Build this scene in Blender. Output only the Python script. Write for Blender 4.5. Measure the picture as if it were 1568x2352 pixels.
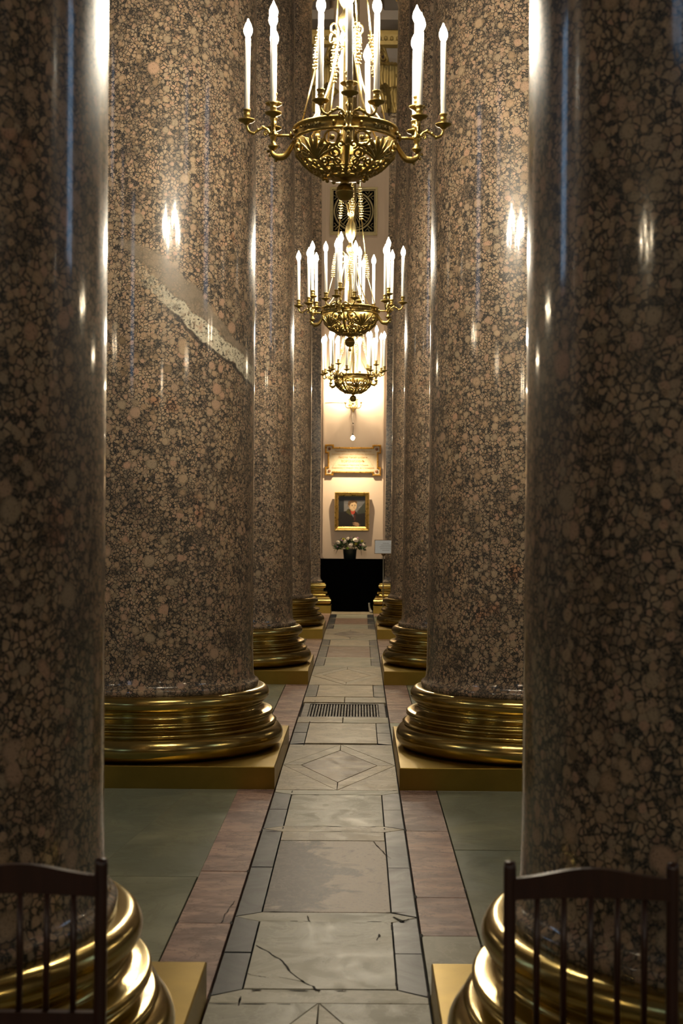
import bpy, math, random
from math import pi, sin, cos, tan, atan2, sqrt, radians
from mathutils import Vector, Matrix
random.seed(7)
sc = bpy.context.scene
col = sc.collection
for o in list(bpy.data.objects): bpy.data.objects.remove(o)

# ------------------------------------------------------------------ camera
F = 3267.0; VX, VY = 826.0, 1200.0; H = 1.5; ROLL = 0.00785
cd = bpy.data.cameras.new('camera'); cam = bpy.data.objects.new('camera', cd); col.objects.link(cam)
cd.sensor_fit = 'VERTICAL'; cd.sensor_height = 36; cd.lens = F*36/2352
cd.shift_x = (784-VX)/2352; cd.shift_y = (VY-1176)/2352
cd.clip_start = .05; cd.clip_end = 200
cam.matrix_world = Matrix.Translation((0, 0, H)) @ Matrix.Rotation(pi/2, 4, 'X') @ Matrix.Rotation(ROLL, 4, 'Z')
cd.dof.use_dof = True; cd.dof.focus_distance = 9.5; cd.dof.aperture_fstop = 5.6
sc.camera = cam
def at(px, py, Y):
    dx, dy = px-VX, py-VY
    return Vector(((dx+ROLL*dy)*Y/F, Y, H-(dy-ROLL*dx)*Y/F))

# ------------------------------------------------------------------ world, exposure
w = bpy.data.worlds.new('world'); sc.world = w; w.use_nodes = True
bg = w.node_tree.nodes['Background']; bg.inputs[0].default_value = (.55, .65, .9, 1); bg.inputs[1].default_value = .12
sc.view_settings.view_transform = 'Standard'; sc.view_settings.look = 'None'
sc.view_settings.exposure = 0.0; sc.view_settings.gamma = 1; sc.view_settings.use_curve_mapping = False
sc.cycles.sample_clamp_indirect = 6; sc.cycles.caustics_reflective = False; sc.cycles.caustics_refractive = False
sc.cycles.max_bounces = 5; sc.cycles.use_denoising = True; sc.cycles.use_adaptive_sampling = True; sc.cycles.adaptive_threshold = .08; sc.cycles.adaptive_min_samples = 16
BULB = 680.0
WARM = (1, .80, .52)
# lamps of the neighbouring aisles and of the nave behind the camera, plus added wall fill (all outside the frame)
def lamp(name, loc, power, color=WARM, r=.03):
    l = bpy.data.lights.new(name, 'POINT'); l.energy = power; l.color = color; l.shadow_soft_size = r
    o = bpy.data.objects.new(name, l); o.location = loc; col.objects.link(o); return o
for k in range(4): lamp('upper_wall_fill', (-.1+.3*cos(k*pi/2), 19.3+.3*sin(k*pi/2), 9.7), 55)  # unseen fill lights, added to brighten the upper far wall
for (x, y, z, p) in [(-6.4, 1.0, 3.6, 55), (-6.4, 6.2, 3.6, 60), (-6.4, 11.36, 3.6, 45), (-6.4, 16.5, 3.6, 40),
                     (6.2, 1.0, 3.6, 55), (6.2, 6.2, 3.6, 60), (6.2, 11.36, 3.6, 45), (6.2, 16.5, 3.6, 40),
                     (-2.6, -4.2, 3.6, 130), (3.0, -4.2, 3.6, 120), (.0, -9.4, 3.8, 60)]:
    for k in range(4):
        a = k*pi/2+.5
        lamp('aisle_lamp', (x+.35*cos(a), y+.35*sin(a), z), p/4*.85, r=.018)

# ------------------------------------------------------------------ mesh helpers
class MB:
    def __init__(s): s.v = []; s.f = []; s.sm = []
    def add(s, vs, fs, smooth=False):
        n = len(s.v); s.v += [tuple(v) for v in vs]; s.f += [tuple(i+n for i in f) for f in fs]; s.sm += [smooth]*len(fs); return s
    def box(s, x0, x1, y0, y1, z0, z1):
        return s.prism([(x0, y0), (x1, y0), (x1, y1), (x0, y1)], z0, z1)
    def prism(s, poly, z0, z1, bev=0.0, M=None):
        n = len(poly); vs = [(x, y, z0) for x, y in poly]
        cx = sum(p[0] for p in poly)/n; cy = sum(p[1] for p in poly)/n
        rings = [(1, z0)]
        if bev:
            vs += [(x, y, z1-bev) for x, y in poly]
            def ins(x, y):
                d = sqrt((x-cx)**2+(y-cy)**2) or 1; k = max(0, 1-bev/d); return cx+(x-cx)*k, cy+(y-cy)*k
            vs += [(*ins(x, y), z1) for x, y in poly]; R = 3
        else:
            vs += [(x, y, z1) for x, y in poly]; R = 2
        fs = [tuple(range(n))[::-1], tuple(range((R-1)*n, R*n))]
        for r in range(R-1):
            for i in range(n):
                j = (i+1) % n; fs.append((r*n+i, r*n+j, (r+1)*n+j, (r+1)*n+i))
        if M is not None: vs = [M @ Vector(v) for v in vs]
        return s.add(vs, fs)
    def bbox(s, x0, x1, y0, y1, z0, z1, b=.004):
        return s.prism([(x0, y0), (x1, y0), (x1, y1), (x0, y1)], z0, z1, b)
    def lathe(s, prof, n=24, c=(0, 0, 0), smooth=True, M=None, cap=False):
        vs = []; fs = []
        for r, z in prof:
            for i in range(n):
                a = 2*pi*i/n; vs.append((c[0]+r*cos(a), c[1]+r*sin(a), c[2]+z))
        for k in range(len(prof)-1):
            for i in range(n):
                j = (i+1) % n; fs.append((k*n+i, k*n+j, (k+1)*n+j, (k+1)*n+i))
        if cap: fs.append(tuple(range(n))[::-1]); fs.append(tuple(range((len(prof)-1)*n, len(prof)*n)))
        if M is not None: vs = [M @ Vector(v) for v in vs]
        return s.add(vs, fs, smooth)
    def tube(s, pts, rad, n=6, smooth=True, flat=1.0):
        pts = [Vector(p) for p in pts]; m = len(pts)
        if not hasattr(rad, '__len__'): rad = [rad]*m
        t0 = (pts[1]-pts[0]).normalized(); up = Vector((0, 0, 1)) if abs(t0.z) < .9 else Vector((1, 0, 0))
        nrm = t0.cross(up).normalized(); vs = []; fs = []
        for i, p in enumerate(pts):
            t = (pts[min(i+1, m-1)]-pts[max(i-1, 0)]).normalized()
            nrm = (nrm-t*nrm.dot(t)).normalized(); b = t.cross(nrm)
            for k in range(n):
                a = 2*pi*k/n; vs.append(p+nrm*(cos(a)*rad[i])+b*(sin(a)*rad[i]*flat))
        for i in range(m-1):
            for k in range(n):
                l = (k+1) % n; fs.append((i*n+k, i*n+l, (i+1)*n+l, (i+1)*n+k))
        fs.append(tuple(range(n))[::-1]); fs.append(tuple(range((m-1)*n, m*n)))
        return s.add(vs, fs, smooth)
    def ball(s, c, r, n=10, sz=1.0):
        m = max(4, n//2)
        prof = [(max(1e-4, r*sin(pi*i/m)), -r*sz*cos(pi*i/m)) for i in range(m+1)]
        return s.lathe(prof, n, c)
    def mesh(s, name, mat):
        me = bpy.data.meshes.new(name); me.from_pydata(s.v, [], s.f)
        me.polygons.foreach_set('use_smooth', s.sm)
        if mat: me.materials.append(mat)
        me.update(); return me
    def build(s, name, mat, parent=None, loc=None, rz=0):
        return ob(name, s.mesh(name, mat), parent, loc, rz)
def ob(name, me, parent=None, loc=None, rz=0):
    o = bpy.data.objects.new(name, me); col.objects.link(o)
    if parent: o.parent = parent
    if loc is not None: o.location = loc
    o.rotation_euler[2] = rz; return o
def thing(name, label, cat, loc=(0, 0, 0), rz=0, group=None):
    o = bpy.data.objects.new(name, None); o.empty_display_size = .1; col.objects.link(o)
    o.location = loc; o.rotation_euler[2] = rz; tag(o, label, cat, group); return o
def tag(o, label, cat, group=None):
    o['label'] = label; o['category'] = cat
    if group: o['group'] = group
    return o
def struct(o): o['kind'] = 'structure'; return o
def crv(pts, n=6):       # Catmull-Rom through points
    P = [Vector(p) for p in pts]; P = [P[0]*2-P[1]]+P+[P[-1]*2-P[-2]]; out = []
    for i in range(1, len(P)-2):
        for k in range(n):
            t = k/n; a, b, c, d = P[i-1:i+3]
            out.append(.5*((2*b)+(c-a)*t+(2*a-5*b+4*c-d)*t*t+(3*b-a-3*c+d)*t**3))
    out.append(P[-2]); return out

# ------------------------------------------------------------------ materials
def mat(name, base=(.5, .5, .5), rough=.5, metal=0.0, emis=None, es=0):
    m = bpy.data.materials.new(name); m.use_nodes = True; b = m.node_tree.nodes['Principled BSDF']
    b.inputs['Base Color'].default_value = (*base, 1); b.inputs['Roughness'].default_value = rough; b.inputs['Metallic'].default_value = metal
    if emis: b.inputs['Emission Color'].default_value = (*emis, 1); b.inputs['Emission Strength'].default_value = es
    return m
class NT:
    def __init__(s, m): s.t = m.node_tree; s.b = s.t.nodes['Principled BSDF']
    def n(s, typ, **kw):
        nd = s.t.nodes.new(typ)
        for k, v in kw.items():
            if k.startswith('i_'):
                nd.inputs[k[2:].replace('_', ' ')].default_value = v
            else: setattr(nd, k, v)
        return nd
    def l(s, a, b): s.t.links.new(a, b)
    def ramp(s, src, stops, mode='LINEAR'):
        r = s.n('ShaderNodeValToRGB'); r.color_ramp.interpolation = mode; e = r.color_ramp.elements
        while len(e) < len(stops): e.new(.5)
        for el, (p, c) in zip(e, stops): el.position = p; el.color = (*c, 1) if hasattr(c, '__len__') else (c, c, c, 1)
        s.l(src, r.inputs[0]); return r.outputs[0]
    def mix(s, f, a, b, mode='MIX'):
        m = s.n('ShaderNodeMix', data_type='RGBA', blend_type=mode)
        for sock, v in ((m.inputs[0], f), (m.inputs[6], a), (m.inputs[7], b)):
            if hasattr(v, 'is_output'): s.l(v, sock)
            elif hasattr(v, '__len__'): sock.default_value = (*v, 1)
            else: sock.default_value = v
        return m.outputs[2]
    def math(s, op, a, b=0.0, c=None, clamp=False):
        m = s.n('ShaderNodeMath', operation=op); m.use_clamp = clamp
        for i, v in enumerate((a, b, c)):
            if v is None: continue
            if hasattr(v, 'is_output'): s.l(v, m.inputs[i])
            else: m.inputs[i].default_value = v
        return m.outputs[0]
    def coord(s, rnd=True, scale=(1, 1, 1)):
        tc = s.n('ShaderNodeTexCoord').outputs['Object']
        if not rnd: return tc
        oi = s.n('ShaderNodeObjectInfo').outputs['Random']
        sep = s.n('ShaderNodeCombineXYZ'); k = s.math('MULTIPLY', oi, 37.0)
        s.l(k, sep.inputs[0]); s.l(s.math('MULTIPLY', oi, 91.0), sep.inputs[1]); s.l(s.math('MULTIPLY', oi, 53.0), sep.inputs[2])
        v = s.n('ShaderNodeVectorMath', operation='ADD'); s.l(tc, v.inputs[0]); s.l(sep.outputs[0], v.inputs[1]); return v.outputs[0]
    def noise(s, v, scale, detail=3, rough=.5, dist=0):
        n = s.n('ShaderNodeTexNoise'); s.l(v, n.inputs['Vector']); n.inputs['Scale'].default_value = scale
        n.inputs['Detail'].default_value = detail; n.inputs['Roughness'].default_value = rough; n.inputs['Distortion'].default_value = dist
        return n.outputs['Fac']
    def bump(s, h, strength=.1, dist=.01):
        b = s.n('ShaderNodeBump'); b.inputs['Strength'].default_value = strength; b.inputs['Distance'].default_value = dist
        s.l(h, b.inputs['Height']); s.l(b.outputs[0], s.b.inputs['Normal'])

def granite(name, vein=False, dark=1.0):
    m = mat(name, rough=.12); t = NT(m); v0 = t.coord(not vein)
    # slight warp so the ovoids are not perfect cells
    nz = t.n('ShaderNodeTexNoise'); t.l(v0, nz.inputs['Vector']); nz.inputs['Scale'].default_value = 22; nz.inputs['Detail'].default_value = 2
    sub = t.n('ShaderNodeVectorMath', operation='SUBTRACT'); t.l(nz.outputs['Color'], sub.inputs[0]); sub.inputs[1].default_value = (.5, .5, .5)
    sca = t.n('ShaderNodeVectorMath', operation='SCALE'); t.l(sub.outputs[0], sca.inputs[0]); sca.inputs['Scale'].default_value = .016
    add = t.n('ShaderNodeVectorMath', operation='ADD'); t.l(v0, add.inputs[0]); t.l(sca.outputs[0], add.inputs[1]); v = add.outputs[0]
    def cells(scale, rnd=1.0):
        a = t.n('ShaderNodeTexVoronoi', feature='F1'); t.l(v, a.inputs['Vector']); a.inputs['Scale'].default_value = scale; a.inputs['Randomness'].default_value = rnd
        sx = t.n('ShaderNodeSeparateColor'); t.l(a.outputs['Color'], sx.inputs[0]); return a.outputs['Distance'], sx.outputs[0], sx.outputs[1]
    def edge(scale):
        a = t.n('ShaderNodeTexVoronoi', feature='DISTANCE_TO_EDGE'); t.l(v, a.inputs['Vector']); a.inputs['Scale'].default_value = scale; return a.outputs['Distance']
    tan = lambda k: t.ramp(k, [(0, (.25, .17, .095)), (.25, (.50, .33, .20)), (.5, (.52, .365, .225)), (.75, (.42, .32, .21)), (1, (.56, .34, .22))])
    fine = t.noise(v0, 230, 2, .6)
    matrix = t.ramp(fine, [(.40, (.012, .013, .014)), (.53, (.055, .052, .048)), (.66, (.30, .21, .12))])
    def layer(below, scale, keep, rmax, soft=.08):
        d, k1, k2 = cells(scale)
        lim = t.math('MULTIPLY_ADD', k2, rmax*.35, rmax*.65)
        d = t.math('MULTIPLY_ADD', t.noise(v0, 85, 3, .7), .16, d); d = t.math('SUBTRACT', d, .08)
        inside = t.math('DIVIDE', t.math('SUBTRACT', lim, d), soft, clamp=True)
        if keep < 1: inside = t.math('MULTIPLY', inside, t.math('GREATER_THAN', k1, 1-keep))
        body = tan(k2)
        rim = t.math('DIVIDE', t.math('SUBTRACT', lim, d), rmax*.30, clamp=True)
        body = t.mix(rim, t.mix(.62, body, (.07, .065, .04)), body)
        spk = t.ramp(fine, [(.33, .30), (.43, 1.0)])
        body = t.mix(1.0, body, spk, 'MULTIPLY')
        return t.mix(inside, below, body)
    e = t.math('MULTIPLY_ADD', t.noise(v0, 110, 3, .7), -.16, edge(52)); e = t.math('ADD', e, .07); d0, k1, k2 = cells(52)
    small = t.mix(t.ramp(e, [(.045, 0), (.14, 1)]), matrix, tan(k1))
    clump = t.ramp(t.noise(v0, 7, 3, .6), [(.42, 1), (.62, .35)])
    c = t.mix(t.math('MULTIPLY', clump, t.math('GREATER_THAN', k2, .12)), matrix, small)
    c = layer(c, 32, .66, .50)
    c = layer(c, 19, .34, .50, .05)
    c = layer(c, 11.5, .13, .46, .03)
    big = t.noise(v0, 1.6, 3, .6)
    c = t.mix(t.ramp(big, [(.35, .55), (.75, 0)]), c, t.mix(1, c, (.62, .66, .72), 'MULTIPLY'))
    red = t.ramp(t.noise(v0, 3.1, 3, .7), [(.64, 0), (.72, .55)])
    c = t.mix(red, c, t.mix(1, c, (1.0, .58, .45), 'MULTIPLY'))
    if vein:
        sp = t.n('ShaderNodeSeparateXYZ'); t.l(v0, sp.inputs[0])
        wob = t.math('MULTIPLY', t.math('SUBTRACT', t.noise(v0, 4.5, 4, .6), .5), .16)
        # distance above the slanting plane z = 2.86 - .84 x
        dd = t.math('ADD', t.math('MULTIPLY_ADD', sp.outputs[0], .84, -2.86), sp.outputs[2]); dd = t.math('ADD', dd, wob)
        xin = t.ramp(sp.outputs[0], [(0, 1), (1, 1)])
        pale = t.mix(t.ramp(t.noise(v0, 60, 3, .6), [(.38, 0), (.46, 1)]), (.09, .085, .07), (.66, .60, .45))
        thin = t.math('MULTIPLY', t.ramp(sp.outputs[0], [(0, .02), (.45, 0)]), 1.0); xs = t.math('ADD', sp.outputs[0], .3)
        band = t.math('MULTIPLY', t.ramp(dd, [(.0, 0), (.012, 1)]), t.ramp(dd, [(.105, 1), (.12, 0)])); band = t.math('MULTIPLY', band, t.ramp(xs, [(.22, .0), (.45, .6), (.6, 1)]))
        grey = t.mix(t.noise(v0, 300, 2), (.16, .125, .09), (.36, .29, .21))
        wid = t.math('MULTIPLY', t.ramp(xs, [(.12, 0), (.25, .45), (.42, 1), (.62, .9), (.85, .35)]), .19)
        rel = t.math('SUBTRACT', t.math('SUBTRACT', dd, .10), wid)
        gw = t.math('MULTIPLY', t.ramp(dd, [(.11, 0), (.13, 1)]), t.ramp(t.math('ADD', rel, .5), [(.485, 1), (.51, 0)]))
        gw = t.math('MULTIPLY', gw, t.math('GREATER_THAN', sp.outputs[0], -.20))
        dl = t.math('ADD', dd, .5); line = t.math('MULTIPLY', t.ramp(dl, [(.478, 0), (.488, 1)]), t.ramp(dl, [(.502, 1), (.512, 0)]))
        line = t.math('MULTIPLY', line, t.ramp(sp.outputs[0], [(.10, 0), (.2, 1)]))
        c = t.mix(t.math('MULTIPLY', gw, t.ramp(t.noise(v0, 12, 4, .7), [(.35, .55), (.6, .92)])), c, grey); c = t.mix(t.math('MULTIPLY', band, t.ramp(t.noise(v0, 26, 5, .75), [(.40, .25), (.52, .95)])), c, pale); c = t.mix(t.math('MULTIPLY', line, .8), c, (.03, .03, .03))
    t.l(c, t.b.inputs['Base Color'])
    t.b.inputs['Roughness'].default_value = .36
    t.b.inputs['Specular IOR Level'].default_value = .30
    t.b.inputs['Coat Weight'].default_value = .75; t.b.inputs['Coat IOR'].default_value = 1.55
    t.l(t.ramp(t.noise(v0, 90, 2), [(.3, .05), (.75, .12)]), t.b.inputs['Coat Roughness'])
    mp = t.n('ShaderNodeMapping'); t.l(v0, mp.inputs[0]); mp.inputs['Scale'].default_value = (1, 1, .35)
    t.bump(t.noise(mp.outputs[0], 9, 2), .05, .02)
    return m
GR = granite('rapakivi_granite'); GRV = granite('rapakivi_granite_with_vein', True)

def brass(name, base, rough, scale=30, amt=.08):
    m = mat(name, base, rough, 1.0); t = NT(m); v = t.coord()
    n = t.noise(v, scale, 4, .6)
    t.l(t.mix(n, tuple(c*.72 for c in base), tuple(min(1, c*1.15) for c in base)), t.b.inputs['Base Color'])
    t.l(t.ramp(t.noise(v, scale*.4, 3), [(.3, max(.05, rough-amt)), (.7, rough+amt)]), t.b.inputs['Roughness'])
    t.bump(t.noise(v, 5, 2), .025, .01); return m
BRASS = brass('polished_brass', (.50, .375, .125), .19, 12, .03)
PLINTH = brass('brushed_brass', (.38, .26, .055), .36, 8, .04)
CHB = brass('chandelier_brass', (.43, .305, .095), .36, 45)
CHL = brass('light_gilt', (.85, .66, .30), .32, 60)
OLDB = brass('dark_gilt_bronze', (.40, .29, .10), .42, 14); OLDB.node_tree.nodes['Principled BSDF'].inputs['Metallic'].default_value = .45
GRILL = brass('aged_gilt_paint', (.42, .34, .17), .5, 30); GRILL.node_tree.nodes['Principled BSDF'].inputs['Metallic'].default_value = .25
FRAMEG = brass('gilt_frame', (.80, .56, .18), .30, 40)

def marble(name, a, b, c, scale=3, vscale=5, rough=.42, stretch=(1, 1, 1), vein=.5, lo=.38, hi=.60, spec=.13):
    return _marble(name, a, b, c, scale, vscale, rough, stretch, vein, lo, hi, spec)
def _marble(name, a, b, c, scale, vscale, rough, stretch, vein, lo, hi, spec):
    m = mat(name, a, rough); t = NT(m); v = t.coord(); t.b.inputs['Specular IOR Level'].default_value = spec
    mp = t.n('ShaderNodeMapping'); t.l(v, mp.inputs[0]); mp.inputs['Scale'].default_value = stretch; v = mp.outputs[0]
    n1 = t.noise(v, scale, 6, .62, .6); n2 = t.noise(v, vscale, 7, .65, 1.4); n3 = t.noise(v, 70, 3, .6)
    cc = t.mix(t.ramp(n1, [(lo, 0), (hi, 1)]), a, b)
    vn = t.ramp(n2, [(.47, 0), (.50, vein), (.53, 0)])
    cc = t.mix(vn, cc, c)
    pit = t.ramp(n3, [(.24, .45), (.34, 1)]); cc = t.mix(1, cc, pit, 'MULTIPLY')
    oi = t.n('ShaderNodeObjectInfo').outputs['Random']
    cc = t.mix(1, cc, t.ramp(oi, [(0, (.86, .88, .9)), (.5, (1, 1, 1)), (1, (1.0, .94, .86))]), 'MULTIPLY')
    t.l(cc, t.b.inputs['Base Color'])
    t.l(t.ramp(n2, [(.3, rough-.08), (.7, rough+.12)]), t.b.inputs['Roughness'])
    t.bump(t.mix(.5, n3, n2), .12, .004); return m
M_PALE = marble('pale_green_marble', (.43, .40, .29), (.31, .295, .215), (.54, .50, .39), 2.5, 4, vein=.4)
M_CREAM = marble('cream_marble', (.50, .43, .30), (.38, .32, .225), (.22, .17, .12), 4, 6)
M_BROWN = marble('brown_mottled_marble', (.20, .155, .12), (.38, .31, .225), (.40, .33, .26), 3.2, 4, vein=.5, lo=.50, hi=.60)
def big_brown():
    m = mat('brown_panel_marble', rough=.45); t = NT(m); v = t.coord(False); sp = t.n('ShaderNodeSeparateXYZ'); t.l(v, sp.inputs[0]); t.b.inputs['Specular IOR Level'].default_value = .12
    n = t.noise(v, 5, 6, .65, .5); k = t.math('ADD', t.math('MULTIPLY_ADD', sp.outputs[0], .9, 0), t.math('MULTIPLY', t.math('ABSOLUTE', t.math('ADD', sp.outputs[1], .05)), .22))
    k = t.math('ADD', t.math('MULTIPLY', n, 1.1), k); c = t.mix(t.ramp(k, [(.58, 0), (.66, 1)]), (.10, .078, .064), (.40, .32, .24))
    c = t.mix(t.ramp(t.noise(v, 9, 7, .7, 2), [(.47, 0), (.5, .45), (.53, 0)]), c, (.36, .30, .25))
    c = t.mix(1, c, t.ramp(t.noise(v, 55, 3, .7), [(.3, .55), (.45, 1)]), 'MULTIPLY'); t.l(c, t.b.inputs['Base Color']); t.bump(n, .1, .004); return m
M_BIG = big_brown()
M_PINK = marble('pink_marble', (.52, .34, .26), (.27, .17, .14), (.13, .075, .065), 3.5, 5, stretch=(1, 2.2, 1), vein=.8, lo=.42, hi=.60)
M_RED = marble('red_marble', (.32, .205, .15), (.23, .155, .115), (.13, .09, .07), 3, 6)
M_SLATE = marble('dark_slate', (.022, .026, .034), (.034, .038, .047), (.08, .08, .08), 2, 3, .36, vein=.05, spec=.18)
M_GREEN = marble('grey_green_slab', (.29, .295, .20), (.20, .215, .155), (.13, .12, .085), 1.4, 2.5, .34, vein=.25)
M_JOINT = mat('dark_joint_bed', (.02, .018, .015), .9)
M_SLABW = marble('white_marble_plaque', (.47, .41, .30), (.43, .36, .27), (.38, .30, .20), 3, 4, .45)

def plaster(name, a, b):
    m = mat(name, a, .75); t = NT(m); v = t.coord(False)
    t.l(t.mix(t.ramp(t.noise(v, 1.2, 5), [(.3, 0), (.7, 1)]), a, b), t.b.inputs['Base Color']); t.bump(t.noise(v, 60, 3), .08, .003); return m
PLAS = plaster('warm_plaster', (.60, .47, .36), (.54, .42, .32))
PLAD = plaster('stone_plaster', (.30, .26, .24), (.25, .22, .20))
M_BLACK = mat('black_cloth', (.002, .002, .0022), 1.0); M_BLACK.node_tree.nodes['Principled BSDF'].inputs['Specular IOR Level'].default_value = 0
M_IRON = brass('iron_grate', (.07, .062, .055), .5)
def wood():
    m = mat('dark_mahogany', (.05, .018, .01), .32); t = NT(m); v = t.coord()
    mp = t.n('ShaderNodeMapping'); t.l(v, mp.inputs[0]); mp.inputs['Scale'].default_value = (1, 1, .12)
    t.l(t.mix(t.noise(mp.outputs[0], 60, 4), (.020, .008, .005), (.065, .022, .012)), t.b.inputs['Base Color']); return m
WOOD = wood()
WAX = mat('candle_tube', (.60, .57, .50), .4)
GLOW = mat('lit_bulb', (1, 1, 1), .3, 0, (1, .88, .68), BULB)
GLOWW = mat('lit_wall_bulb', (1, 1, 1), .3, 0, (1, .84, .56), 2300)
WINM = mat('daylit_window_pane', (.1, .1, .1), .2, 0, (.40, .66, 1.0), 2.4)

# ------------------------------------------------------------------ room shell
XL, XR, YB, YF, ZT = -12.0, 11.0, -15.0, 24.35, 11.4
NL, NR = -.72, .50
struct(MB().box(XL, XR, YB, YF+.4, -.30, -.03).build('floor', M_JOINT))
FLOOR = bpy.data.objects['floor']
struct(MB().box(XL, XR, YB, YF+.4, ZT, ZT+.3).build('ceiling', PLAD))
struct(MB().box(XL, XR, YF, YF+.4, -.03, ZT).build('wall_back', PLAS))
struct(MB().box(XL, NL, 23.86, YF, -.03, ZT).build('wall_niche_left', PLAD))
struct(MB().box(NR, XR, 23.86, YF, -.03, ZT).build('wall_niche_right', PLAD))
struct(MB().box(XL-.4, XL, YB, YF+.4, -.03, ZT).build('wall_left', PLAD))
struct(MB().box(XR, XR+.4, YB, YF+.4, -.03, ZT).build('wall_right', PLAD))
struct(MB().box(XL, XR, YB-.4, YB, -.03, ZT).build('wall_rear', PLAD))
wi = 0
def window(c, wd, z0, z1, axis, s):
    """tall daylit window on a wall; axis x: wall plane at x=c[0]; s = inward sign"""
    global wi; wi += 1
    f = MB(); p = MB(); d0, d1 = 0, .10*s
    def bx(mb, a0, a1, z0, z1, e0, e1):
        e0, e1 = sorted((e0, e1))
        if axis == 'x': mb.box(c[0]+e0, c[0]+e1, c[1]+a0, c[1]+a1, z0, z1)
        else: mb.box(c[0]+a0, c[0]+a1, c[1]+e0, c[1]+e1, z0, z1)
    h = wd/2
    for a0, a1, b0, b1 in ((-h-.1, -h, z0-.1, z1+.1), (h, h+.1, z0-.1, z1+.1), (-h, h, z0-.1, z0), (-h, h, z1, z1+.1)): bx(f, a0, a1, b0, b1, 0, d1)
    bx(f, -.03, .03, z0, z1, .02*s, .07*s)
    for k in range(1, 5): zz = z0+(z1-z0)*k/5; bx(f, -h, h, zz-.02, zz+.02, .02*s, .06*s)
    o = struct(f.build('window_%d' % wi, PLAD)); bx(p, -h, h, z0, z1, .002*s, .02*s); p.build('pane', WINM, o)
for y in (3.4, 12.0): window((XL, y), 1.3, 4.7, 8.0, 'x', 1); window((XR, y), 1.3, 4.7, 8.0, 'x', -1)
for y in (-12.6, -4.6): window((XL, y), 1.5, 7.4, 9.7, 'x', 1); window((XR, y), 1.5, 7.4, 9.7, 'x', -1)
for x in (-7.5, 7.5): window((x, YB), 1.5, 4.6, 8.8, 'y', 1)
# entablatures over the column rows
ti = 0
for cx in (-1.281, 1.049):
    ti += 1; struct(MB().box(cx-.80, cx+.80, 22.9, 23.86, 9.60, 9.76).build('trim_%d' % ti, PLAD))
    ti += 1
    struct(MB().box(cx-.72, cx+.72, YB, 23.86, 9.75, 10.25).box(cx-.80, cx+.80, YB, 23.86, 10.25, 10.7).box(cx-.98, cx+.98, YB, 23.86, 10.7, ZT).build('trim_%d' % ti, PLAD))
# thin plaster edge beads at both sides of the lit wall strip
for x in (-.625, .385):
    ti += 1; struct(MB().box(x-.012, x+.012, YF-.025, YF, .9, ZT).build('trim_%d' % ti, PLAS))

# ------------------------------------------------------------------ floor tiles
def tile(poly, m, z=0.0, g=.0028, name='marble_tile'):
    n = len(poly); cx = sum(p[0] for p in poly)/n; cy = sum(p[1] for p in poly)/n
    pl = []
    for i in range(n):       # inset each edge by g
        a = Vector(poly[i-1]); b = Vector(poly[i]); c = Vector(poly[(i+1) % n])
        e1 = (b-a).normalized(); e2 = (c-b).normalized(); n1 = Vector((-e1.y, e1.x)); n2 = Vector((-e2.y, e2.x))
        bis = n1+n2; k = g/max(.25, (1+n1.dot(n2))); q = b+bis*k; pl.append((q.x-cx, q.y-cy))
    z += random.uniform(-.0012, .0012)
    return MB().prism(pl, -.03, z, .0018).build(name, m, FLOOR, (cx, cy, 0))
def rect(x0, x1, y0, y1, m, **k): return tile([(x0, y0), (x1, y0), (x1, y1), (x0, y1)], m, **k)
PX0, PX1, CX = -.462, .230, -.116; SW = .098
def diamond(y0, y1, m1=M_CREAM, m2=M_BROWN):
    cy = (y0+y1)/2; hw = .235; hl = .575*(y1-y0)/1.63
    L, R = PX0, PX1
    rh = [(CX, cy-hl), (CX+hw, cy), (CX, cy+hl), (CX-hw, cy)]
    tile(rh, m2)
    ou = [(CX, y0), (R, cy), (CX, y1), (L, cy)]
    for i in range(4):
        j = (i+1) % 4; tile([ou[i], ou[j], rh[j], rh[i]], m1)
    for a, b, c in (((CX, y0), (R, y0), (R, cy)), ((R, cy), (R, y1), (CX, y1)), ((CX, y1), (L, y1), (L, cy)), ((L, cy), (L, y0), (CX, y0))): tile([a, b, c], m1)
def panel(y0, y1, m, parts=None, e0=.065, e1=.065):
    xi0, xi1 = PX0+SW, PX1-SW
    for s0, s1, mm in (parts or [(y0, y1, m)]): rect(xi0, xi1, s0, s1, mm)
    ym = (y0+y1)/2
    for side in (0, 1):
        xo, xi = (PX0, xi0) if side == 0 else (PX1, xi1)
        for a, b, ca, cb in ((y0, ym, e0, 0), (ym, y1, 0, e1)):
            p = [(xo, a-ca), (xi, a), (xi, b), (xo, b+cb)]
            if side == 1: p = p[::-1]
            tile(p, M_SLATE)
def band(y0, y1, m, pt=True):
    ym = (y0+y1)/2; xi0, xi1 = PX0+SW, PX1-SW
    if pt: tile([(PX0, ym), (xi0, y0), (xi1, y0), (PX1, ym), (xi1, y1), (xi0, y1)], m)
    else: rect(PX0, PX1, y0, y1, m)
def half_band(y0, y1, m, up):   # touches a diamond panel on its straight side
    xi0, xi1 = PX0+SW, PX1-SW
    if up: tile([(PX0, y1-.06), (xi0, y0), (xi1, y0), (PX1, y1-.06), (PX1, y1), (PX0, y1)], m)
    else: tile([(PX0, y0), (PX1, y0), (PX1, y0+.06), (xi1, y1), (xi0, y1), (PX0, y0+.06)], m)
S = 5.16; C0 = 3.62
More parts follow.
